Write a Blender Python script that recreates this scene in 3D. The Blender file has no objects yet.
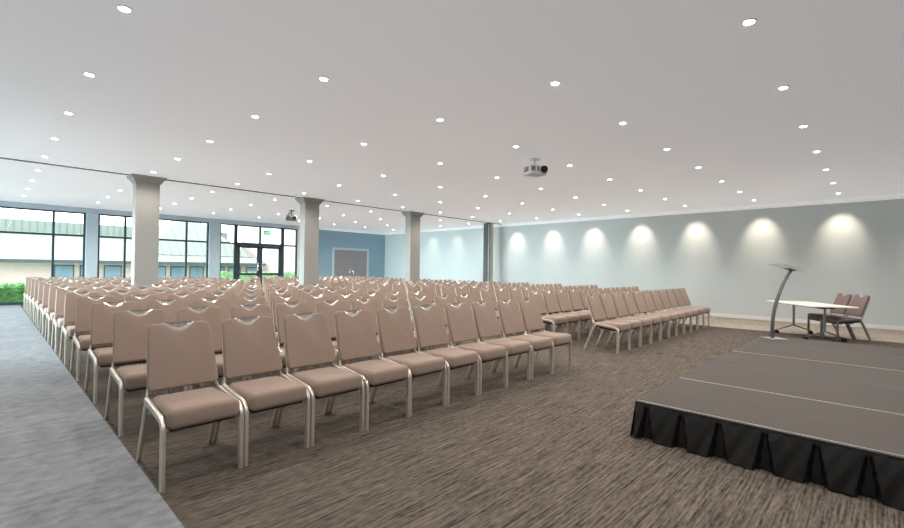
import bpy, bmesh, math, random
from mathutils import Vector, Matrix
random.seed(7)
C = bpy.context.scene.collection
PI = math.pi

# ------------------------------------------------------------------ materials
def lin(c):
    return tuple(((v/255)/12.92 if v/255 <= .04045 else ((v/255+.055)/1.055)**2.4) for v in c)

def new_mat(name):
    m = bpy.data.materials.new(name); m.use_nodes = True
    return m, m.node_tree.nodes, m.node_tree.links, m.node_tree.nodes['Principled BSDF']

def mat(name, rgb, rough=.6, metal=0, spec=.5, noise=0, scale=20, bump=0, bscale=200, stretch=(1, 1, 1), sheen=0):
    """plain procedural material: base colour varied by noise, optional noise bump"""
    m, N, L, b = new_mat(name)
    col = lin(rgb)
    b.inputs['Roughness'].default_value = rough
    b.inputs['Metallic'].default_value = metal
    b.inputs['Specular IOR Level'].default_value = spec
    if sheen: b.inputs['Sheen Weight'].default_value = sheen
    tc = N.new('ShaderNodeTexCoord'); mp = N.new('ShaderNodeMapping'); mp.inputs['Scale'].default_value = stretch
    L.new(tc.outputs['Object'], mp.inputs['Vector'])
    nz = N.new('ShaderNodeTexNoise'); nz.inputs['Scale'].default_value = scale; nz.inputs['Detail'].default_value = 4
    L.new(mp.outputs[0], nz.inputs['Vector'])
    rp = N.new('ShaderNodeValToRGB')
    a = max(noise, .02)
    rp.color_ramp.elements[0].position = .3; rp.color_ramp.elements[1].position = .7
    rp.color_ramp.elements[0].color = (*[max(0, v*(1-a)) for v in col], 1)
    rp.color_ramp.elements[1].color = (*[min(1, v*(1+a)) for v in col], 1)
    L.new(nz.outputs['Fac'], rp.inputs[0]); L.new(rp.outputs[0], b.inputs['Base Color'])
    if bump:
        n2 = N.new('ShaderNodeTexNoise'); n2.inputs['Scale'].default_value = bscale; n2.inputs['Detail'].default_value = 3
        L.new(mp.outputs[0], n2.inputs['Vector'])
        bp = N.new('ShaderNodeBump'); bp.inputs['Strength'].default_value = bump; bp.inputs['Distance'].default_value = .01
        L.new(n2.outputs['Fac'], bp.inputs['Height']); L.new(bp.outputs[0], b.inputs['Normal'])
    return m

def emit(name, rgb, s):
    m, N, L, b = new_mat(name)
    b.inputs['Base Color'].default_value = (*[v*.5 for v in lin(rgb)], 1)
    b.inputs['Emission Color'].default_value = (*lin(rgb), 1); b.inputs['Emission Strength'].default_value = s
    return m

def carpet_brown():
    m, N, L, b = new_mat('carpet_brown')
    tc = N.new('ShaderNodeTexCoord')
    def nz(scale, st, detail):
        mp = N.new('ShaderNodeMapping'); mp.inputs['Scale'].default_value = st; L.new(tc.outputs['Object'], mp.inputs['Vector'])
        n = N.new('ShaderNodeTexNoise'); n.inputs['Scale'].default_value = scale; n.inputs['Detail'].default_value = detail
        L.new(mp.outputs[0], n.inputs['Vector']); return n
    n1 = nz(1, (2.6, 72, 1), 3); n2 = nz(1, (14, 60, 1), 2); n3 = nz(.8, (1, 1, 1), 2)
    mx = N.new('ShaderNodeMath'); mx.operation = 'MULTIPLY_ADD'; mx.inputs[1].default_value = .45
    L.new(n2.outputs['Fac'], mx.inputs[0])
    mm = N.new('ShaderNodeMath'); mm.operation = 'MULTIPLY'; mm.inputs[1].default_value = .75
    L.new(n1.outputs['Fac'], mm.inputs[0]); L.new(mm.outputs[0], mx.inputs[2])
    rp = N.new('ShaderNodeValToRGB'); e = rp.color_ramp.elements
    e[0].position = .42; e[0].color = (*lin(CARPET_LO), 1)
    e[1].position = .76; e[1].color = (*lin(CARPET_HI), 1)
    k = e.new(.56); k.color = (*lin(CARPET_MID), 1)
    L.new(mx.outputs[0], rp.inputs[0]); L.new(rp.outputs[0], b.inputs['Base Color'])
    b.inputs['Roughness'].default_value = .95; b.inputs['Specular IOR Level'].default_value = .1
    bp = N.new('ShaderNodeBump'); bp.inputs['Strength'].default_value = .6; bp.inputs['Distance'].default_value = .012
    L.new(mx.outputs[0], bp.inputs['Height']); L.new(bp.outputs[0], b.inputs['Normal'])
    return m

def carpet_plain(name, lo, hi):
    m, N, L, b = new_mat(name)
    tc = N.new('ShaderNodeTexCoord')
    def nz(scale, st, detail):
        mp = N.new('ShaderNodeMapping'); mp.inputs['Scale'].default_value = st; L.new(tc.outputs['Object'], mp.inputs['Vector'])
        n = N.new('ShaderNodeTexNoise'); n.inputs['Scale'].default_value = scale; n.inputs['Detail'].default_value = detail
        n.inputs['Roughness'].default_value = .65
        L.new(mp.outputs[0], n.inputs['Vector']); return n
    n1 = nz(1, (8, 13, 1), 6); n2 = nz(1, (150, 150, 1), 2)
    # carpet tiles: each 0.5 m tile a slightly different tone
    mp = N.new('ShaderNodeMapping'); mp.inputs['Scale'].default_value = (2, 2, 1); L.new(tc.outputs['Object'], mp.inputs['Vector'])
    fl = N.new('ShaderNodeVectorMath'); fl.operation = 'FLOOR'; L.new(mp.outputs[0], fl.inputs[0])
    wn = N.new('ShaderNodeTexWhiteNoise'); wn.noise_dimensions = '2D'; L.new(fl.outputs[0], wn.inputs['Vector'])
    a = N.new('ShaderNodeMath'); a.operation = 'MULTIPLY_ADD'; a.inputs[1].default_value = .35
    L.new(n2.outputs['Fac'], a.inputs[0]); L.new(n1.outputs['Fac'], a.inputs[2])
    a2 = N.new('ShaderNodeMath'); a2.operation = 'MULTIPLY_ADD'; a2.inputs[1].default_value = .10
    L.new(wn.outputs['Value'], a2.inputs[0]); L.new(a.outputs[0], a2.inputs[2])
    rp = N.new('ShaderNodeValToRGB'); e = rp.color_ramp.elements
    e[0].position = .5; e[0].color = (*lin(lo), 1); e[1].position = 1.0; e[1].color = (*lin(hi), 1)
    L.new(a2.outputs[0], rp.inputs[0]); L.new(rp.outputs[0], b.inputs['Base Color'])
    b.inputs['Roughness'].default_value = .9; b.inputs['Specular IOR Level'].default_value = .15
    bp = N.new('ShaderNodeBump'); bp.inputs['Strength'].default_value = .35; bp.inputs['Distance'].default_value = .006
    L.new(n2.outputs['Fac'], bp.inputs['Height']); L.new(bp.outputs[0], b.inputs['Normal'])
    return m

def glass_mat(name, tint=(1, 1, 1), refl=.06, ior=1.45):
    m, N, L, b = new_mat(name)
    N.remove(b)
    out = N['Material Output']
    tr = N.new('ShaderNodeBsdfTransparent'); tr.inputs[0].default_value = (*tint, 1)
    gl = N.new('ShaderNodeBsdfGlossy'); gl.inputs['Roughness'].default_value = .02
    fr = N.new('ShaderNodeFresnel'); fr.inputs['IOR'].default_value = ior
    mx = N.new('ShaderNodeMixShader')
    L.new(fr.outputs[0], mx.inputs[0]); L.new(tr.outputs[0], mx.inputs[1]); L.new(gl.outputs[0], mx.inputs[2])
    L.new(mx.outputs[0], out.inputs['Surface'])
    return m

def acrylic_mat():
    m, N, L, b = new_mat('clear_acrylic')
    tr = N.new('ShaderNodeBsdfTransparent'); tr.inputs[0].default_value = (.97, .99, .985, 1)
    b.inputs['Base Color'].default_value = (.75, .8, .79, 1); b.inputs['Roughness'].default_value = .15
    mx = N.new('ShaderNodeMixShader'); mx.inputs[0].default_value = .15
    L.new(tr.outputs[0], mx.inputs[1]); L.new(b.outputs[0], mx.inputs[2]); L.new(mx.outputs[0], N['Material Output'].inputs['Surface'])
    return m

def ribbed(name, rgb, per_m, depth=.25):
    m, N, L, b = new_mat(name)
    tc = N.new('ShaderNodeTexCoord'); wv = N.new('ShaderNodeTexWave'); wv.bands_direction = 'X'
    wv.inputs['Scale'].default_value = per_m*.314/ 1.0
    L.new(tc.outputs['Object'], wv.inputs['Vector'])
    rp = N.new('ShaderNodeValToRGB'); c = lin(rgb)
    rp.color_ramp.elements[0].position = .0; rp.color_ramp.elements[1].position = .25
    rp.color_ramp.elements[0].color = (*[v*(1-depth) for v in c], 1); rp.color_ramp.elements[1].color = (*c, 1)
    L.new(wv.outputs['Fac'], rp.inputs[0]); L.new(rp.outputs[0], b.inputs['Base Color'])
    b.inputs['Roughness'].default_value = .6
    return m

def brick(name, a, bb, mortar):
    m, N, L, b = new_mat(name)
    tc = N.new('ShaderNodeTexCoord'); mp = N.new('ShaderNodeMapping'); mp.inputs['Rotation'].default_value = (PI/2, 0, 0)
    br = N.new('ShaderNodeTexBrick'); br.inputs['Color1'].default_value = (*lin(a), 1); br.inputs['Color2'].default_value = (*lin(bb), 1)
    br.inputs['Mortar'].default_value = (*lin(mortar), 1); br.inputs['Scale'].default_value = 4.4
    L.new(tc.outputs['Object'], mp.inputs['Vector']); L.new(mp.outputs[0], br.inputs['Vector']); L.new(br.outputs['Color'], b.inputs['Base Color'])
    b.inputs['Roughness'].default_value = .9
    return m

CARPET_LO, CARPET_MID, CARPET_HI = (50, 45, 41), (85, 78, 71), (117, 108, 99)
GREY_LO, GREY_HI = (112, 116, 121), (154, 158, 162)

M = dict(
    carpet=carpet_brown(), grey=carpet_plain('carpet_grey', GREY_LO, GREY_HI), grey_warmlit=carpet_plain('carpet_grey_warmlit', (146, 134, 122), (192, 181, 168)),  # last one: grey border carpet with warm light put into its colour
    ceiling=mat('ceiling_glow_paint', (238, 239, 241), .9, noise=.02, scale=.4, spec=.2),
    wall=mat('duck_egg_paint', (203, 212, 212), .8, noise=.02, scale=1, spec=.2, bump=.05, bscale=90),
    wallshade=mat('duck_egg_shaded', (150, 182, 198), .8, noise=.02, scale=1, spec=.2, bump=.05, bscale=90),  # duck-egg paint with bluish backlit shade put into its colour
    white=mat('white_gloss_paint', (232, 232, 230), .45, noise=.01),
    palepaint=mat('pale_paint', (196, 212, 222), .6, noise=.01),
    colpaint=mat('column_paint', (154, 153, 148), .7, noise=.02, scale=2),
    fabric=mat('taupe_fabric', (148, 130, 118), .85, noise=.08, scale=300, spec=.25, bump=.12, bscale=700, sheen=.15),
    fabricdark=mat('grey_brown_fabric', (128, 112, 110), .85, noise=.08, scale=300, spec=.25, bump=.12, bscale=700),
    alu=mat('champagne_aluminium', (222, 215, 203), .36, metal=.75, noise=.02, scale=60),
    chrome=mat('polished_chrome', (230, 226, 220), .15, metal=1, noise=.01),
    black=mat('black_plastic', (22, 23, 25), .5, noise=.05),
    frame=mat('hazed_dark_frame', (52, 68, 74), .45, noise=.03),  # dark frame lightened by haze put into its colour
    glass=glass_mat('window_glass', (.97, 1, .99)),
    acrylic=acrylic_mat(),
    stage=mat('stage_ply', (69, 63, 58), .6, noise=.10, scale=6, stretch=(3, .6, 1), bump=.05, bscale=120, spec=.25),
    stageedge=mat('stage_edge_aluminium', (205, 198, 188), .35, metal=.7, noise=.05),
    skirt=mat('black_polyester', (14, 14, 15), .42, noise=.12, scale=30, spec=.6, bump=.7, bscale=6),
    tabletop=mat('pale_laminate', (234, 230, 222), .4, noise=.02, scale=8, stretch=(1, 8, 1)),
    darksteel=mat('dark_grey_steel', (96, 100, 100), .4, metal=.6, noise=.03), seatshade=mat('seat_shade_dark', (44, 38, 36), .7, noise=.05), steel=mat('grey_steel', (150, 152, 152), .35, metal=.7, noise=.03),
    doorgrey=mat('grey_door', (150, 148, 150), .6, noise=.02),
    plastic=mat('white_plastic', (246, 246, 248), .4, noise=.01),
    lamp=emit('lamp_glow', (255, 250, 240), 30),
    track=mat('track_grey', (120, 120, 120), .5, noise=.03),
    partition=mat('partition_laminate', (176, 172, 160), .6, noise=.03),
    partition_dark=mat('partition_edge', (84, 90, 92), .5, noise=.03),
    green=emit('exit_green', (60, 190, 120), .8), signwhite=emit('exit_white', (245, 255, 250), 1.2),
    roofgreen=ribbed('pale_green_roof', (120, 128, 116), 2.2, .25), clere=ribbed('green_cladding', (118, 128, 120), 3, .35),
    brick=brick('pink_brick', (198, 168, 168), (206, 178, 176), (204, 190, 188)),
    fascia=mat('slate_fascia', (58, 68, 78), .6), slate=mat('window_dark', (120, 140, 160), .25, noise=.1, scale=2),
    leaf=mat('hedge_leaf', (98, 156, 78), .6, noise=.45, scale=9), leafpale=mat('pale_hedge_leaf', (108, 140, 92), .7, noise=.3, scale=9), lawn=mat('lawn_green', (110, 150, 76), .9, noise=.2, scale=20),
    paving=mat('pale_paving', (225, 226, 226), .8, noise=.08, scale=3),
)

cb = M['ceiling'].node_tree.nodes['Principled BSDF']          # fill light added as a glow in the ceiling paint
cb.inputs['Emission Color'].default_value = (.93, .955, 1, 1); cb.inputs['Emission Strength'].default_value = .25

# ------------------------------------------------------------------ mesh helpers
def obj(name, bm, m, parent=None, smooth=False):
    me = bpy.data.meshes.new(name)
    bmesh.ops.recalc_face_normals(bm, faces=bm.faces)
    bm.to_mesh(me); bm.free()
    for k in (m if isinstance(m, (list, tuple)) else [m]): me.materials.append(k)
    if smooth:
        for p in me.polygons: p.use_smooth = True
        try: me.set_sharp_from_angle(angle=math.radians(38))
        except Exception: pass
    o = bpy.data.objects.new(name, me); C.objects.link(o)
    if parent: o.parent = parent
    return o

def box(bm, x0, x1, y0, y1, z0, z1, bev=0, seg=2, mi=0):
    r = bmesh.ops.create_cube(bm, size=1)
    for v in r['verts']:
        v.co = Vector(((x0+x1)/2+v.co.x*(x1-x0), (y0+y1)/2+v.co.y*(y1-y0), (z0+z1)/2+v.co.z*(z1-z0)))
    fs = {f for v in r['verts'] for f in v.link_faces}
    for f in fs: f.material_index = mi
    if bev:
        es = list({e for v in r['verts'] for e in v.link_edges})
        rr = bmesh.ops.bevel(bm, geom=es, offset=bev, segments=seg, affect='EDGES', profile=.5)
        for f in rr['faces']: f.material_index = mi
    return bm

def smooth_path(pts, r=.05, n=5):
    """round the corners of a polyline"""
    pts = [Vector(p) for p in pts]; out = [pts[0]]
    for a, b, c in zip(pts, pts[1:], pts[2:]):
        d1 = (a-b); d2 = (c-b); k = min(r, d1.length*.49, d2.length*.49)
        p, q = b+d1.normalized()*k, b+d2.normalized()*k
        for i in range(n+1):
            t = i/n; out.append(p*(1-t)**2+b*2*t*(1-t)+q*t*t)
    out.append(pts[-1]); return out

def tube(bm, pts, a, b=None, seg=10, side=Vector((1, 0, 0)), square=False, mi=0):
    """sweep an elliptic (or rounded square) section along pts; a = half size along 'side'"""
    b = b or a; rings = []
    pts = [Vector(p) for p in pts]
    for i, p in enumerate(pts):
        t = (pts[min(i+1, len(pts)-1)]-pts[max(i-1, 0)]).normalized()
        s = (side-t*side.dot(t))
        if s.length < 1e-4: s = Vector((0, 1, 0))-t*t.y
        s.normalize(); u = t.cross(s)
        ring = []
        for k in range(seg):
            an = 2*PI*(k+.5)/seg; cx, cy = math.cos(an), math.sin(an)
            if square:
                e = .45; cx = math.copysign(abs(cx)**e, cx); cy = math.copysign(abs(cy)**e, cy)
            ring.append(bm.verts.new(p+s*cx*a+u*cy*b))
        rings.append(ring)
    for r0, r1 in zip(rings, rings[1:]):
        for k in range(seg):
            f = bm.faces.new((r0[k], r0[(k+1) % seg], r1[(k+1) % seg], r1[k])); f.material_index = mi
    for r in (rings[0], rings[-1]):
        f = bm.faces.new(r); f.material_index = mi
    return bm

def prism(bm, outline, t0, t1, fn, bev=0, seg=2, mi=0):
    """extrude a 2-D outline between depth t0 and t1; fn(u, v, t) -> 3-D"""
    A = [bm.verts.new((u, v, t0)) for u, v in outline]; B = [bm.verts.new((u, v, t1)) for u, v in outline]
    n = len(outline); fs = [bm.faces.new(A), bm.faces.new(B)]
    for i in range(n): fs.append(bm.faces.new((A[i], A[(i+1) % n], B[(i+1) % n], B[i])))
    geom = list(set(A+B))
    if bev:
        es = list(fs[0].edges)+list(fs[1].edges)
        bmesh.ops.recalc_face_normals(bm, faces=fs)
        r = bmesh.ops.bevel(bm, geom=es, offset=bev, segments=seg, affect='EDGES', profile=.5)
        geom = list({v for v in r['verts']} | {v for v in geom if v.is_valid})
    seen = set()
    for v in geom:
        if v.is_valid and v not in seen:
            seen.add(v); v.co = Vector(fn(v.co.x, v.co.y, v.co.z))
        for f in (v.link_faces if v.is_valid else ()): f.material_index = mi
    return bm

def disc(bm, c, r, z0, z1, seg=20, mi=0, r1=None):
    rr = bmesh.ops.create_cone(bm, cap_ends=True, segments=seg, radius1=r, radius2=r if r1 is None else r1, depth=z1-z0)
    for v in rr['verts']: v.co += Vector((c[0], c[1], (z0+z1)/2))
    for f in {f for v in rr['verts'] for f in v.link_faces}: f.material_index = mi
    return bm

def thing(name, label, cat, loc=(0, 0, 0), rotz=0, group=None):
    o = bpy.data.objects.new(name, None); C.objects.link(o); o.empty_display_size = .2
    o.location = loc; o.rotation_euler = (0, 0, rotz)
    o['label'] = label; o['category'] = cat
    if group: o['group'] = group
    return o

def tag(o, label, cat, group=None):
    o['label'] = label; o['category'] = cat
    if group: o['group'] = group
    return o

def struct(name, bm, m, parent=None, smooth=False):
    o = obj(name, bm, m, parent, smooth)
    if parent is None: o['kind'] = 'structure'
    return o

def B(*a, **k): return box(bmesh.new(), *a, **k)

def dup(root):
    r = root.copy(); C.objects.link(r)
    for ch in list(root.children):
        c = ch.copy(); C.objects.link(c); c.parent = r
        for g in list(ch.children):
            d = g.copy(); C.objects.link(d); d.parent = c
    return r

ORD = ['', 'first', 'second', 'third', 'fourth', 'fifth', 'sixth', 'seventh', 'eighth', 'ninth', 'tenth', 'eleventh', 'twelfth', 'thirteenth', 'fourteenth']

# ------------------------------------------------------------------ room
XL, XR, YB, YF, H = -2.6, 15.75, -6.0, 20.5, 3.38
BORD_L, BORD_R = .74, 12.85
COLS = [(2.25, 2.71), (6.29, 6.75), (10.30, 10.76)]; COLY = (11.95, 12.25)

def floor():
    bm = bmesh.new()
    for (x0, x1, mi) in ((XL, BORD_L, 1), (BORD_L, BORD_R, 0), (BORD_R, XR, 2)):
        box(bm, x0, x1, YB, YF, -.1, 0, mi=mi)
    return struct('floor', bm, [M['carpet'], M['grey'], M['grey_warmlit']])
floor()
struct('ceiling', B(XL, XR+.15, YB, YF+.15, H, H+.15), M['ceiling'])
WOPEN = 8.2                                                     # the aisle side is glazed beyond this point
struct('wall_back', B(XL-.15, XR+.15, YB-.15, YB, 0, H), M['wall'])
struct('wall_left', B(XL-.15, XL, YB, WOPEN, 0, H), M['wall'])
struct('wall_right', B(XR, XR+.15, YB, YF+.15, 0, H), M['wall'])
bm = bmesh.new()
box(bm, 10.85, 12.43, YF, YF+.15, 0, H); box(bm, 14.57, XR, YF, YF+.15, 0, H); box(bm, 12.43, 14.57, YF, YF+.15, 2.36, H)
struct('wall_far', bm, M['wallshade'])
# plaster band above the glazing
struct('trim_8', B(XL-.15, XL, WOPEN, YF+.15, 3.21, H), M['palepaint'])
struct('trim_1', B(XL, 10.85, YF-.06, YF+.15, 3.21, H), M['palepaint'])
# cornices
def cornice(name, axis, m):
    prof = [(0, 0), (.02, 0), (.03, .03), (.07, .075), (.09, .08), (.09, .105), (0, .105)]
    bm = bmesh.new()
    if axis == 'x': prism(bm, prof, YB, YF-.09, lambda u, v, t: (XR-u, t, H-.105+v))
    else: prism(bm, prof, 10.85, XR, lambda u, v, t: (t, YF-u, H-.105+v))
    return struct(name, bm, m)
cornice('trim_2', 'x', M['ceiling']); cornice('trim_3', 'y', M['ceiling'])  # cornices share the added glow of the ceiling paint
struct('baseboard_right', B(XR-.02, XR, YB, YF, 0, .10, .006), M['white'])
bm = bmesh.new(); box(bm, 10.85, 12.36, YF-.02, YF, 0, .10, .006); box(bm, 14.64, XR-.02, YF-.02, YF, 0, .10, .006)
struct('baseboard_far', bm, M['white'])
# partition track in the ceiling over the columns
struct('trim_4', B(XL, XR-.09, 12.02, 12.10, H-.018, H, .004), M['track'])

# columns with flared capitals
for x0, x1 in COLS:
    y0, y1 = COLY
    o = struct('column', B(x0, x1, y0, y1, 0, H-.10, .006), M['colpaint'])
    bm = bmesh.new()
    prof = [(0, H-.16), (.015, H-.16), (.015, H-.145), (.03, H-.135), (.075, H-.06), (.10, H-.045), (.105, H-.04), (.105, H)]
    rings = [[bm.verts.new(p) for p in ((x0-u, y0-u, z), (x1+u, y0-u, z), (x1+u, y1+u, z), (x0-u, y1+u, z))] for u, z in prof]
    for a, b in zip(rings, rings[1:]):
        for k in range(4): bm.faces.new((a[k], a[(k+1) % 4], b[(k+1) % 4], b[k]))
    bm.faces.new(rings[0]); bm.faces.new(rings[-1])
    cp = obj('capital', bm, M['colpaint'], o)

# glazing ---------------------------------------------------------------
TR = 2.38
def glazing(name, x0, x1, mulls, z0=0.0):
    e = bpy.data.objects.new(name, None); C.objects.link(e); e['kind'] = 'structure'; e.location = ((x0+x1)/2, YF+.05, 0)
    ox = (x0+x1)/2
    bm = bmesh.new(); f = .05
    xs = [x0]+mulls+[x1]
    box(bm, x0-ox, x1-ox, -.04, .04, z0, z0+.09); box(bm, x0-ox, x1-ox, -.04, .04, 3.16, 3.21)
    box(bm, x0-ox, x1-ox, -.045, .045, TR-.035, TR+.035)
    for i, x in enumerate(xs):
        w = .032
        a, b = (x, x+2*w) if i == 0 else ((x-2*w, x) if i == len(xs)-1 else (x-w, x+w))
        box(bm, a-ox, b-ox, -.05, .05, z0, 3.21)
    obj('window_frame', bm, M['frame'], e)
    for a, b in zip(xs, xs[1:]):
        for p, q in ((z0+.07, TR-.02), (TR+.02, 3.17)):
            obj('pane', B(a-ox+.02, b-ox-.02, -.006, .006, p, q), M['glass'], e)
    return e
glazing('window_1', XL, 2.40, [-1.6, -.5, 1.54])
glazing('window_2', 2.74, 6.45, [3.56, 4.60, 5.62])
glazing('window_3', 6.88, 7.56, [])
glazing('window_4', 9.70, 10.43, [])
for i, (a, b) in enumerate(((2.40, 2.74), (6.45, 6.88), (10.43, 10.85))):
    struct('trim_%d' % (5+i), B(a, b, YF-.10, YF+.15, 0, 3.21, .006), M['palepaint'] if i < 2 else M['white'])
e5 = glazing('window_5', 0, YF-WOPEN-.02, [2.05*k for k in range(1, 6)])
e5.location = (XL-.07, WOPEN, 0); e5.rotation_euler = (0, 0, PI/2)
for c_ in e5.children: c_.location.x = (YF-WOPEN-.02)/2
# glazed entrance doors with top lights
def glass_doors():
    e = bpy.data.objects.new('door_1', None); C.objects.link(e); e['kind'] = 'structure'; e.location = (8.63, YF+.05, 0)
    w = 1.07
    bm = bmesh.new()
    for x in (-w, -.035, w-.07): box(bm, x, x+.07, -.06, .06, 0 if x != -.035 else TR, 3.21)
    box(bm, -w, w, -.055, .055, 3.16, 3.21); box(bm, -w, w, -.06, .06, TR-.06, TR+.05)
    obj('door_frame', bm, M['frame'], e)
    for s in (-1, 1):
        obj('pane', B(min(s*.03, s*(w-.05)), max(s*.03, s*(w-.05)), -.006, .006, TR+.03, 3.17), M['glass'], e)
        x0, x1 = (-w+.075, -.006) if s < 0 else (.006, w-.075)
        bm = bmesh.new()
        box(bm, x0, x0+.11, -.04, .04, .02, TR-.065); box(bm, x1-.11, x1, -.04, .04, .02, TR-.065)
        box(bm, x0, x1, -.04, .04, TR-.185, TR-.065); box(bm, x0, x1, -.04, .04, .02, .22); box(bm, x0, x1, -.045, .045, .97, 1.07)
        lf = obj('door_leaf', bm, M['frame'], e)
        obj('pane', B(x0+.09, x1-.09, -.006, .006, 1.05, TR-.17), M['glass'], lf)
        obj('pane', B(x0+.09, x1-.09, -.006, .006, .2, .99), M['glass'], lf)
        bm = bmesh.new(); hx = -.10 if s < 0 else .10
        tube(bm, smooth_path([(hx, -.04, 1.15), (hx, -.10, 1.15), (hx, -.10, 1.55), (hx, -.04, 1.55)], .03), .012)
        obj('door_handle', bm, M['chrome'], lf, True)
glass_doors()
# grey double doors in the far wall
def grey_doors():
    e = bpy.data.objects.new('door_2', None); C.objects.link(e); e['kind'] = 'structure'; e.location = (13.5, YF, 0)
    bm = bmesh.new()
    box(bm, -1.14, -1.03, -.03, .1, 0, 2.30, .005); box(bm, 1.03, 1.14, -.03, .1, 0, 2.30, .005); box(bm, -1.14, 1.14, -.03, .1, 2.30, 2.41, .005)
    obj('door_frame', bm, M['palepaint'], e)
    for s in (-1, 1):
        a, b = sorted((s*.004, s*1.03))
        lf = obj('door_leaf', B(a, b, .0, .06, .01, 2.30, .004), M['doorgrey'], e)
        bm = bmesh.new(); hx = s*.10
        tube(bm, smooth_path([(hx, 0, .95), (hx, -.06, .95), (hx, -.06, 1.3), (hx, 0, 1.3)], .03), .012)
        obj('door_handle', bm, M['chrome'], lf, True)
        obj('kick_plate', B(a+.05, b-.05, -.004, .002, .05, .25), M['steel'], lf)
grey_doors()

# ------------------------------------------------------------------ chairs (front legs on local y=0, facing -Y)
LX = .231
def seat_bm():
    bm = bmesh.new()
    box(bm, -.2155, .2155, -.045, .455, .362, .487, .040, 4)
    for v in bm.verts:
        t = (v.co.y+.035)/.49                                   # 0 front .. 1 rear
        if v.co.z < .425: v.co.z += .06*t                      # thinner towards the back
        else: v.co.z += .016*(1-(v.co.x/.213)**2)+.006*math.sin(PI*t)-.012*t
        v.co.x *= 1-.05*t
    return bm
def shade_bm():  # dark slab added under the seat to stand for shade
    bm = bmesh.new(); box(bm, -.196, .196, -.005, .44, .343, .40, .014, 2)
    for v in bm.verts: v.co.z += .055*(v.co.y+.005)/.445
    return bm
LEAN = math.radians(20)
def back_fn(u, s, t):
    y = .445+s*math.sin(LEAN)+t*math.cos(LEAN)-.012*(1-(u/.2)**2)*0+.018*(u/.2)**2*-1
    return (u, y, .515+s*math.cos(LEAN)-t*math.sin(LEAN))
SC, SD, SH = .098, .058, .468                                   # scoop half width, depth, back height
def back_outline():
    pts = []
    def arc(cx, cy, r, a0, a1, n=6):
        for i in range(n+1):
            a = math.radians(a0+(a1-a0)*i/n); pts.append((cx+r*math.cos(a), cy+r*math.sin(a)))
    wb, wt = .224, .200
    arc(-wb+.03, .03, .03, 180, 270); arc(wb-.03, .03, .03, 270, 360)
    arc(wt-.045, SH-.045, .045, 5, 80)
    n = 12
    for i in range(n+1):
        x = SC-2*SC*i/n; pts.append((x, SH-.004-SD*math.cos(PI/2*x/SC)**1.0))
    arc(-wt+.045, SH-.045, .045, 100, 175)
    return pts
def back_bm():
    bm = bmesh.new(); prism(bm, back_outline(), -.024, .024, back_fn, bev=.014, seg=3); return bm
def handle_bm():
    """chrome grip: straight bar across the scoop and a smile-shaped plate with an open slot"""
    bm = bmesh.new(); n = 14
    outer, inner = [], []
    for i in range(n+1):
        x = -1+2*i/n
        outer.append((x*(SC+.004), SH-.004-(SD+.004)*math.cos(PI/2*x)))
        inner.append((x*SC*.62, SH-.017-(SD-.036)*math.cos(PI/2*x)))
    otop = [(x, SH+.002) for x, _ in reversed(outer)]; itop = [(x, SH-.012) for x, _ in reversed(inner)]
    O = outer+otop; I = inner+itop
    for t in (-.020, .020):
        pass
    VO = [[bm.verts.new((u, v, t)) for u, v in O] for t in (-.012, .012)]; VI = [[bm.verts.new((u, v, t)) for u, v in I] for t in (-.008, .008)]
    m = len(O)
    for k in range(2):
        for i in range(m): bm.faces.new((VO[k][i], VO[k][(i+1) % m], VI[k][(i+1) % m], VI[k][i]))
    for V in (VO, VI):
        for i in range(m): bm.faces.new((V[0][i], V[0][(i+1) % m], V[1][(i+1) % m], V[1][i]))
    for v in bm.verts: v.co = Vector(back_fn(*v.co))
    bmesh.ops.remove_doubles(bm, verts=bm.verts, dist=1e-4)
    return bm
def front_leg_bm(s):
    bm = bmesh.new()
    tube(bm, smooth_path([(s*LX, .0, 0), (s*LX, .0, .42), (s*LX, .42, .462)], .075, 6), .0145, .021, 12, square=True); return bm
def rear_leg_bm(s):
    bm = bmesh.new(); tube(bm, [(s*LX, .40, .448), (s*LX, .46, .34), (s*LX, .60, 0)], .014, .020, 12, square=True); return bm
def upright_bm():
    bm = bmesh.new()
    for s in (-1, 1):
        p = [(s*LX, .385, .462), (s*(LX-.004), .44, .475)]+[back_fn(s*u, q, .026) for u, q in ((.212, .03), (.203, .22), (.184, .43))]
        tube(bm, smooth_path(p, .03, 4), .0085, .013, 10)
    tube(bm, [back_fn(-.205, .045, .034), back_fn(.205, .045, .034)], .010, .014, 8, Vector((0, 0, 1)))
    return bm
def seat_frame_bm():
    bm = bmesh.new()
    for y, z in ((.06, .352), (.36, .395)): box(bm, -LX, LX, y-.012, y+.012, z-.012, z+.012)
    for x in (-.1, .1): box(bm, x-.012, x+.012, .06, .36, .352, .375)
    return bm
def make_chair(fab, name='banquet_chair', metal='alu'):
    t = thing(name, '', 'chair')
    obj('seat', seat_bm(), fab, t, True)
    obj('shade_slab', shade_bm(), M['seatshade'], t, True)
    bk = obj('backrest', back_bm(), fab, t, True)
    obj('handle', handle_bm(), M['chrome'], bk, True)
    for s in (-1, 1):
        obj('leg', front_leg_bm(s), M[metal], t, True); obj('leg', rear_leg_bm(s), M[metal], t, True)
    obj('back_frame', upright_bm(), M[metal], t, True); obj('seat_frame', seat_frame_bm(), M[metal], t)
    return t
def joined_mesh(root, mats):
    bm = bmesh.new()
    for o in root.children_recursive:
        n0 = len(bm.faces); bm.from_mesh(o.data); bm.faces.ensure_lookup_table()
        k = mats.index(o.data.materials[0])
        for f in bm.faces[n0:]: f.material_index = k
    me = bpy.data.meshes.new('banquet_chair'); bm.to_mesh(me); bm.free()
    for m in mats: me.materials.append(m)
    try: me.set_sharp_from_angle(angle=math.radians(38))
    except Exception: pass
    return me

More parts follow.
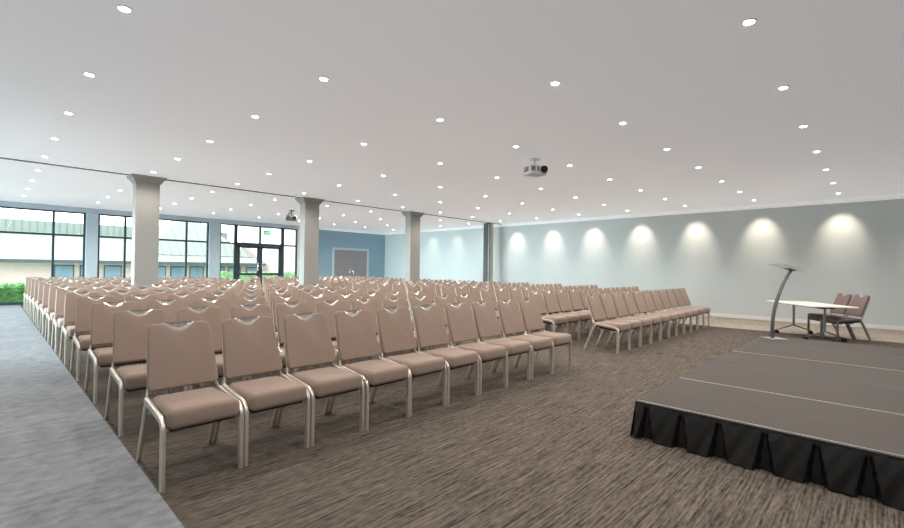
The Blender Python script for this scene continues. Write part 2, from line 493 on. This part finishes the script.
chair0 = make_chair(M['fabric'])
far_mesh = joined_mesh(chair0, [M['fabric'], M['chrome'], M['alu'], M['seatshade']])
used = [False]
PITCH, ROWS, RSP, Y0 = .50, 13, 1.222, 3.17
def place_chair(x, y, label, group, full):
    if full:
        if used[0]: r = dup(chair0)
        else: r = chair0; used[0] = True
    else:
        r = bpy.data.objects.new('banquet_chair', far_mesh); C.objects.link(r); r['category'] = 'chair'
    r.location = (x+random.uniform(-.0015, .0015), y+random.uniform(-.012, .012), 0)
    r.rotation_euler = (0, 0, math.radians(random.uniform(-.2, .2)))
    r['label'] = label; r['group'] = group
def blocked(x, y):
    return any(x+.26 > a and x-.26 < b and y+.72 > COLY[0]-.02 and y-.06 < COLY[1]+.02 for a, b in COLS)
for row in range(ROWS):
    y = Y0+RSP*row
    rw = 'front row' if row == 0 else ('back row' if row == ROWS-1 else ORD[row+1]+' row')
    for side in (0, 1):
        n = 0
        cnt = 10 if side == 0 else 11
        for k in range(cnt):
            x = (.74+PITCH*(k+.5)) if side == 0 else (12.80-PITCH*(k+.5))
            if blocked(x, y): continue
            n += 1
            lab = 'taupe banquet chair in the %s, %s from the %s' % (rw, ORD[n], 'grey carpet aisle' if side == 0 else 'spotlit long wall')
            place_chair(x, y, lab, 'banquet chairs in rows, %s block' % ('aisle' if side == 0 else 'wall'), row < 5)

# ------------------------------------------------------------------ stage
SZ, SX0, SY1, SW, SY0 = .30, 3.80, 1.47, 1.11, -2.2
for k in range(5):
    x0, x1 = SX0+SW*k, SX0+SW*(k+1)
    nm = ['front deck panel of the low dark stage, above the pleated skirt', 'second deck panel back from the pleated skirt of the stage',
          'middle deck panel of the low stage, third back from the skirt', 'fourth stage deck panel from the skirt, just in front of the lectern panel',
          'rear stage deck panel carrying the lectern, beside the table'][k]
    t = thing('stage_deck', nm, 'stage', (x0, SY1, 0), 0, 'stage deck panels')
    L_ = SY1-SY0
    obj('deck', B(.006, SW-.006, -L_, 0, SZ-.06, SZ, .003), M['stage'], t)
    bm = bmesh.new()
    if k != 1 and k != 3 or True:
        w = .012 if k in (1, 3, 4) else .005
        if k: box(bm, -.002, w, -L_, 0, SZ-.05, SZ+.0015)
        else: box(bm, -.001, .008, -L_, 0, SZ-.012, SZ+.001)
        obj('edge_trim', bm, M['stageedge'] if k in (0, 1, 3) else M['track'], t)
    for lx in (.08, SW-.08):
        for ly in (-.1, -L_/2, -L_+.1):
            obj('leg', B(lx-.02, lx+.02, ly-.02, ly+.02, 0, SZ-.06), M['steel'], t)
# pleated skirt along the front and the audience side
def skirt():
    bm = bmesh.new()
    gaps = SKIRT_GAPS
    path = []                                                    # (base point, outward normal, gap closeness)
    def near(y, z):
        g = 0
        for q in gaps:
            wid = .008+.058*(1-z)
            d = abs(y-q)/wid
            if d < 1: g = max(g, min(1, 2.2*(1-d)))
        return g
    N = 330; NZ = 12; rows = []
    for j in range(NZ+1):
        zz = j/NZ; row = []                                      # 0 floor .. 1 top
        for i in range(N+1):
            y = SY1-(SY1-SY0)*i/N
            g = near(y, zz)
            bulge = .022+.045*(1-zz)**.8+.008*math.sin(y*23+1.3*math.sin(y*7)+zz*3)*(1-zz)+.004*math.sin(y*61+zz*9)*(1-zz*.6)
            off = bulge*(1-g)
            row.append(bm.verts.new((SX0-.010-off, y, .012*(.5+.5*math.sin(y*9))*(1-zz)+zz*(SZ-.006))))
        rows.append(row)
    for a, b in zip(rows, rows[1:]):
        for i in range(N): bm.faces.new((a[i], a[i+1], b[i+1], b[i]))
    # return along the side, towards the back of the stage
    N2 = 420; X1 = SX0+5*SW; rows2 = []
    for j in range(NZ+1):
        zz = j/NZ; row = []
        for i in range(N2+1):
            x = SX0+(X1-SX0)*i/N2
            s = math.sin(x*8.4)
            off = (.028+.022*s+.008*math.sin(x*31))*(1-zz)
            row.append(bm.verts.new((x if i else SX0-.010-.022-.04*(1-zz), SY1+.004+off, zz*(SZ-.006))))
        rows2.append(row)
    for a, b in zip(rows2, rows2[1:]):
        for i in range(N2): bm.faces.new((a[i], a[i+1], b[i+1], b[i]))
    bmesh.ops.remove_doubles(bm, verts=bm.verts, dist=.0005)
    return bm
SKIRT_GAPS = [1.38, 1.12, .86, .58, .30, .05, -.24, -.52, -.8, -1.08, -1.36, -1.64, -1.92]
t = thing('stage_skirt', 'black pleated fabric skirt hanging round the edge of the low stage', 'stage skirt', (0, 0, 0))
obj('pleated_cloth', skirt(), M['skirt'], t, True)
bm = bmesh.new(); box(bm, SX0-.036, SX0-.0015, SY0, SY1+.006, SZ-.035, SZ-.002); box(bm, SX0-.008, SX0+5*SW, SY1+.0015, SY1+.008, SZ-.035, SZ-.002)
obj('top_tape', bm, M['black'], t)

# ------------------------------------------------------------------ lectern
RV = Vector((.693, -.721, 0)); FV = Vector((.721, .693, 0))
ang = math.atan2(RV.y, RV.x)
t = thing('lectern', 'slim curved metal lectern with a clear tilted reading shelf, on the stage', 'lectern', (8.98, 1.27, SZ+.002), ang)
bm = bmesh.new(); box(bm, -.13, .15, -.13, .13, 0, .012, .005); obj('base', bm, M['steel'], t)
pts = [(.0+.30*(z/1.12)**2.2-.012*math.sin(PI*z/1.12), 0, .01+z) for z in [1.12*i/22 for i in range(23)]]
pts = [(x-.02, y, z) for x, y, z in pts]
bm = bmesh.new()
tube(bm, pts, .04, .017, 12, Vector((0, 1, 0))); obj('post', bm, M['darksteel'], t, True)
bm = bmesh.new(); sl = math.radians(17)
R = Matrix.Rotation(sl, 4, 'Y')
box(bm, -.24, .18, -.2, .2, -.005, .005, .003)
for v in bm.verts: v.co = R @ v.co+Vector((.27, 0, 1.16))
sh = obj('reading_shelf', bm, M['acrylic'], t)
bm = bmesh.new(); box(bm, .168, .18, -.2, .2, .004, .024, .003)
for v in bm.verts: v.co = R @ v.co+Vector((.27, 0, 1.16))
obj('shelf_lip', bm, M['acrylic'], sh)
bm = bmesh.new(); box(bm, -.07, .07, -.06, .06, -.022, -.006, .004)
for v in bm.verts: v.co = R @ v.co+Vector((.27, 0, 1.16))
obj('bracket', bm, M['steel'], t)

# ------------------------------------------------------------------ table and its two chairs
TA = math.radians(33.2); TC = Vector((12.33, 1.13, 0)); a_ = Vector((math.cos(TA), math.sin(TA), 0)); b_ = Vector((-a_.y, a_.x, 0))
t = thing('folding_table', 'pale-topped flip table on grey wheeled legs behind the stage', 'table', TC, TA)
obj('tabletop', B(-.87, .87, -.42, .42, .71, .735, .006), M['tabletop'], t)
bm = bmesh.new(); box(bm, -.58, .58, -.02, .02, .655, .685); obj('stretcher', bm, M['steel'], t)
for sx in (-.56, .56):
    bm = bmesh.new()
    tube(bm, [(sx, 0, .19), (sx, 0, .69)], .028, .022, 12)
    box(bm, sx-.03, sx+.03, -.30, .30, .685, .71)
    lg = obj('leg', bm, M['steel'], t, True)
    for sy in (-1, 1):
        bm = bmesh.new(); tube(bm, smooth_path([(sx, 0, .21), (sx, sy*.05, .19), (sx, sy*.34, .085)], .03), .018, .015, 10)
        obj('foot', bm, M['steel'], lg, True)
        bm = bmesh.new()
        for wx in (-.022, .022):
            rr = bmesh.ops.create_cone(bm, cap_ends=True, segments=18, radius1=.038, radius2=.038, depth=.02)
            for v in rr['verts']: v.co = Vector((sx+wx+v.co.z, sy*.345+v.co.x, .038+v.co.y))
        box(bm, sx-.012, sx+.012, sy*.345-.02, sy*.345+.02, .03, .09)
        obj('caster', bm, M['black'], lg, True)
    bm = bmesh.new(); box(bm, sx-.06, sx+.06, -.14, .14, .668, .712, .01); obj('bracket', bm, M['black'], lg)
proto = make_chair(M['fabricdark'], metal='steel')  # aluminium frames in grey steel, their shade put into the colour
rot = math.atan2(b_.y, b_.x)+PI/2                                # local -Y faces +b_
for i, (du, lab) in enumerate(((-.262, 'dark taupe chair behind the table, at the end nearer the stage'), (.262, 'dark taupe chair behind the table, at the end nearer the wall'))):
    r = proto if i == 0 else dup(proto)
    r.location = TC+a_*du-b_*.24+RV*.03; r.rotation_euler = (0, 0, rot)
    r['label'] = lab; r['group'] = 'chairs at the table'

# ------------------------------------------------------------------ ceiling fittings
GX = lambda i: 2*(.3522+.865*i)
GY = lambda j: 2*(.38+.8756*j)
bm = bmesh.new(); disc(bm, (0, 0), .052, -.008, 0, 24); ring_me = obj('downlight', bm, M['white'], None, True)
bm = bmesh.new(); disc(bm, (0, 0), .038, -.011, -.006, 20); lens0 = obj('lamp', bm, M['lamp'], ring_me)
first = True
wash_far = None
SPOT_E, WASH_E = 68, 92
spot = bpy.data.lights.new('downlight_beam', 'SPOT'); spot.energy = SPOT_E; spot.spot_size = math.radians(156); spot.spot_blend = .7; spot.shadow_soft_size = .05; spot.color = (1, .91, .84)
wash = bpy.data.lights.new('wall_beam', 'SPOT'); wash.energy = WASH_E; wash.spot_size = math.radians(58); wash.spot_blend = 1; wash.shadow_soft_size = .04; wash.color = (1, .84, .68)
wash_far = wash.copy(); wash_far.energy = WASH_E*.35
for j in range(-1, 11):
    for i in range(9):
        if (i, j) == (1, 1): continue
        x, y = GX(i), GY(j)
        if first: o = ring_me; first = False
        else: o = dup(ring_me)
        o.location = (x, y, H)
        tag(o, 'small recessed downlight, %s from the windows in the %s line from the long wall' % (ORD[11-j], ORD[9-i]), 'downlight', 'recessed ceiling downlights')
        w = i == 8
        l = bpy.data.objects.new('downlight_beam', (wash if j < 7 else wash_far) if w else spot); C.objects.link(l); l.location = (x, y, H-.03)
        if w:
            l.location.x = XR-.72
            l.rotation_euler = Vector((.72, 0, -.92)).to_track_quat('-Z', 'Y').to_euler()

def projector(loc, rz, body, label, drop):
    t = thing('ceiling_projector', label, 'projector', loc, rz)
    bm = bmesh.new(); box(bm, -.18, .18, -.14, .14, -drop-.17, -drop, .03, 4)
    bd = obj('body', bm, body, t, True)
    bm = bmesh.new()
    rr = bmesh.ops.create_cone(bm, cap_ends=True, segments=24, radius1=.068, radius2=.06, depth=.06)
    for v in rr['verts']: v.co = Vector((.10+v.co.x, -.15+v.co.z*-1, -drop-.075+v.co.y))
    ln = obj('lens', bm, M['black'], bd, True)
    bm = bmesh.new()
    rr = bmesh.ops.create_cone(bm, cap_ends=True, segments=20, radius1=.03, radius2=.03, depth=.006)
    for v in rr['verts']: v.co = Vector((.10+v.co.x, -.183+v.co.z, -drop-.075+v.co.y))
    bm2 = bmesh.new()
    for k in range(4): box(bm2, -.16, -.08, -.144, -.138, -drop-.115+k*.022, -drop-.103+k*.022)
    for k in range(4): box(bm2, -.184, -.178, -.08, .05, -drop-.115+k*.022, -drop-.103+k*.022)
    bm.free()
    obj('vent', bm2, M['black'], bd)
    obj('sensor', B(-.03, .0, -.145, -.138, -drop-.11, -drop-.04, .002), M['track'], bd)
    bm = bmesh.new(); disc(bm, (0, 0), .10, -.02, 0, 24); tube(bm, [(0, 0, -.02), (0, 0, -drop+.03)], .02, seg=12)
    for sx in (-1, 1):
        for sy in (-1, 1): tube(bm, [(0, 0, -drop+.03), (sx*.12, sy*.09, -drop-.01)], .008, seg=6)
    obj('mount', bm, M['white'] if body is M['plastic'] else M['black'], t, True)
    return t
projector((6.80, 4.50, H), math.radians(-24), M['plastic'], 'white projector hanging on a short ceiling mount above the chairs', .13)
t = projector((7.45, 15.1, H), math.radians(-30), M['track'], 'dark projector with a dangling cable, hung near the glass doors', .20)
bm = bmesh.new(); tube(bm, smooth_path([(0, 0, -.05), (-.10, 0, -.12), (-.17, .0, -.25), (-.19, 0, -.36)], .06), .022, seg=8); obj('cable', bm, M['track'], t, True)

# folding partition parked at the end of the ceiling track
t = thing('folding_partition', 'grey folding partition panels parked at the end of the ceiling track', 'partition', (14.78, 12.06, 0))
for k in range(3):
    p = obj('panel', B(.0, .20, -.10+k*.13, .02+k*.13, .01, H-.05, .006), M['partition'], t)
    obj('edge_strip', B(-.012, .002, -.10+k*.13, (.02 if k else -.03)+k*.13, .01, H-.05, .003), M['partition_dark'], p)
obj('hanger', B(.02, .10, -.08, .30, H-.055, H-.018), M['black'], t)

# exit sign on the door head
t = thing('exit_sign', 'green running-man exit sign hanging above the glass entrance doors', 'sign', (8.98, YF-.02, 2.93))
obj('sign_box', B(-.21, .21, -.03, .02, -.10, .10, .006), M['green'], t)
bm = bmesh.new()
def q(pts): bm.faces.new([bm.verts.new((x, -.0315, z)) for x, z in pts])
disc_pts = [(.015+.016*math.cos(k*PI/6), .062+.016*math.sin(k*PI/6)) for k in range(12)]
q(disc_pts)
for (x0, z0, x1, z1, w) in ((.005, .04, -.01, -.01, .014), (-.01, -.01, .03, -.035, .009), (.03, -.035, .03, -.075, .008), (-.01, -.01, -.035, -.05, .009), (-.035, -.05, -.07, -.05, .008), (.005, .038, .04, .012, .007), (.005, .038, -.035, .03, .007), (-.035, .03, -.045, .0, .007)):
    d = Vector((x1-x0, z1-z0)); n = Vector((-d.y, d.x)).normalized()*w
    q([(x0+n.x, z0+n.y), (x1+n.x, z1+n.y), (x1-n.x, z1-n.y), (x0-n.x, z0-n.y)])
q([(.09, .075), (.17, .075), (.17, -.08), (.09, -.08)])
q([(-.18, .0), (-.135, .04), (-.135, .014), (-.09, .014), (-.09, -.014), (-.135, -.014), (-.135, -.04)])
obj('pictogram', bm, M['signwhite'], t)

# ------------------------------------------------------------------ outside
struct('ground_paving', B(-14, 30, YF+.15, 27, -.25, -.03), M['paving'])
struct('ground_lawn', B(-25, 45, 27, 60, -.35, -.10), M['lawn'])
# clipped hedge by the glass
def hedge(name, label, x0, x1, y0, y1, z1, n, s, m='leaf'):
    bm = bmesh.new(); rnd = random.Random(name+str(x0))
    box(bm, x0+.05, x1-.05, y0+.05, y1-.05, -.05, z1-.06)
    for _ in range(n):
        p = Vector((rnd.uniform(x0, x1), rnd.uniform(y0, y1), rnd.uniform(0, z1)))
        f = rnd.randrange(3)
        if f == 0: p.y = y0+rnd.uniform(-.04, .04)
        elif f == 1: p.z = z1+rnd.uniform(-.08, .05)
        u = Vector((rnd.gauss(0, 1), rnd.gauss(0, 1), rnd.gauss(0, 1))).normalized(); v = u.orthogonal().normalized()
        k = s*rnd.uniform(.6, 1.3)
        bm.faces.new([bm.verts.new(p+a*k) for a in (-u, v*.55, u, -v*.55)])
    return tag(obj(name, bm, M[m]), label, 'hedge')
hedge('hedge', 'clipped green hedge standing just outside the end window', -2.5, 1.35, 21.3, 22.2, .60, 1500, .08)
hedge('low_hedge', 'low green hedge seen through the glass entrance doors', 8.6, 15.0, 26.2, 26.9, 1.0, 900, .09, 'leafpale')

# neighbouring low pavilion with ribbed pale green roof
BY = 30.0
t = thing('pavilion_building', 'low brick pavilion with pale green ribbed roofs beyond the windows', 'building', (0, BY, 0))
obj('wall', B(-14, 12.6, 0, .3, -.3, 1.55), M['brick'], t)
bm = bmesh.new()
prism(bm, [(-.7, 1.55), (6.2, 3.25), (6.2, 3.05), (-.7, 1.40)], -14.5, 12.7, lambda u, v, s: (s, u, v)); obj('roof', bm, M['roofgreen'], t)
obj('eave', B(-14.6, 12.7, -.8, -.70, 1.44, 1.57), M['fascia'], t)
obj('clerestory', B(-14, 12.7, 6.2, 6.5, 3.1, 3.92), M['clere'], t)
bm = bmesh.new()
base = [(6.2, 1.0, 2.0), (12.6, 1.0, 2.0), (12.6, 7.2, 2.9), (6.2, 7.2, 2.9)]; ap = (9.4, 4.2, 4.9)
vs = [bm.verts.new(p) for p in base]; va = bm.verts.new(ap)
for k in range(4): bm.faces.new((vs[k], vs[(k+1) % 4], va))
bm.faces.new(vs); obj('hip_roof', bm, M['roofgreen'], t)
for x in [2.3, 3.3, 4.3, 6.4, 7.4, 8.4, 9.6, 10.6, 11.7]:
    w = obj('window', B(x, x+.78, -.05, .05, -.05, 1.32), M['frame'], t)
    obj('window_glass', B(x+.05, x+.73, -.06, -.045, .0, 1.27), M['slate'], w)
t = thing('brick_wing', 'pink brick wing of the neighbouring building beside the glass doors', 'building', (13.2, 26.2, 0))
obj('wall', B(-.2, 7, 1.2, 8, -.3, 6.2), M['brick'], t)
obj('roof_edge', B(-.3, 7.1, 1.1, 8.1, 6.2, 6.4), M['fascia'], t)

# ------------------------------------------------------------------ camera
f_px, yaw, pitch, roll = 446.0357, .7658, .0109, .0134
fw = Vector((math.cos(yaw)*math.cos(pitch), math.sin(yaw)*math.cos(pitch), math.sin(pitch)))
r = Vector((math.sin(yaw), -math.cos(yaw), 0)); u = r.cross(fw)
r2 = r*math.cos(roll)+u*math.sin(roll); u2 = -r*math.sin(roll)+u*math.cos(roll)
cam = bpy.data.cameras.new('camera'); co = bpy.data.objects.new('camera', cam); C.objects.link(co)
cam.sensor_width = 36; cam.sensor_fit = 'HORIZONTAL'; cam.lens = f_px/904*36; cam.clip_start = .05; cam.clip_end = 300
mw = Matrix((( r2.x, u2.x, -fw.x, 0), (r2.y, u2.y, -fw.y, 0), (r2.z, u2.z, -fw.z, 1.38), (0, 0, 0, 1)))
co.matrix_world = mw
S = bpy.context.scene; S.camera = co

# ------------------------------------------------------------------ light
w = bpy.data.worlds.new('sky'); S.world = w; w.use_nodes = True
N, L = w.node_tree.nodes, w.node_tree.links
bg = N['Background']; tc = N.new('ShaderNodeTexCoord'); sp = N.new('ShaderNodeSeparateXYZ'); rp = N.new('ShaderNodeValToRGB')
L.new(tc.outputs['Generated'], sp.inputs[0])
mr = N.new('ShaderNodeMapRange'); mr.inputs[1].default_value = -1; mr.inputs[2].default_value = 1
L.new(sp.outputs['Z'], mr.inputs[0]); L.new(mr.outputs[0], rp.inputs[0])
e = rp.color_ramp.elements; e[0].position = .40; e[0].color = (.50, .495, .49, 1); e[1].position = .55; e[1].color = (1.06, 1.17, 1.25, 1)
L.new(rp.outputs[0], bg.inputs['Color']); bg.inputs['Strength'].default_value = 4.4
sun = bpy.data.lights.new('soft_daylight', 'SUN'); sun.energy = 13; sun.angle = math.radians(36); sun.color = (.72, .90, 1)
so = bpy.data.objects.new('soft_daylight', sun); C.objects.link(so); so.rotation_euler = Vector((1, -.02, -.20)).to_track_quat('-Z', 'Y').to_euler()
S.view_settings.view_transform = 'Standard'; S.view_settings.look = 'None'; S.view_settings.exposure = 0; S.view_settings.gamma = 1
S.cycles.use_denoising = True
S.cycles.max_bounces = 8; S.cycles.diffuse_bounces = 5; S.cycles.transparent_max_bounces = 12
S.cycles.sample_clamp_indirect = 6
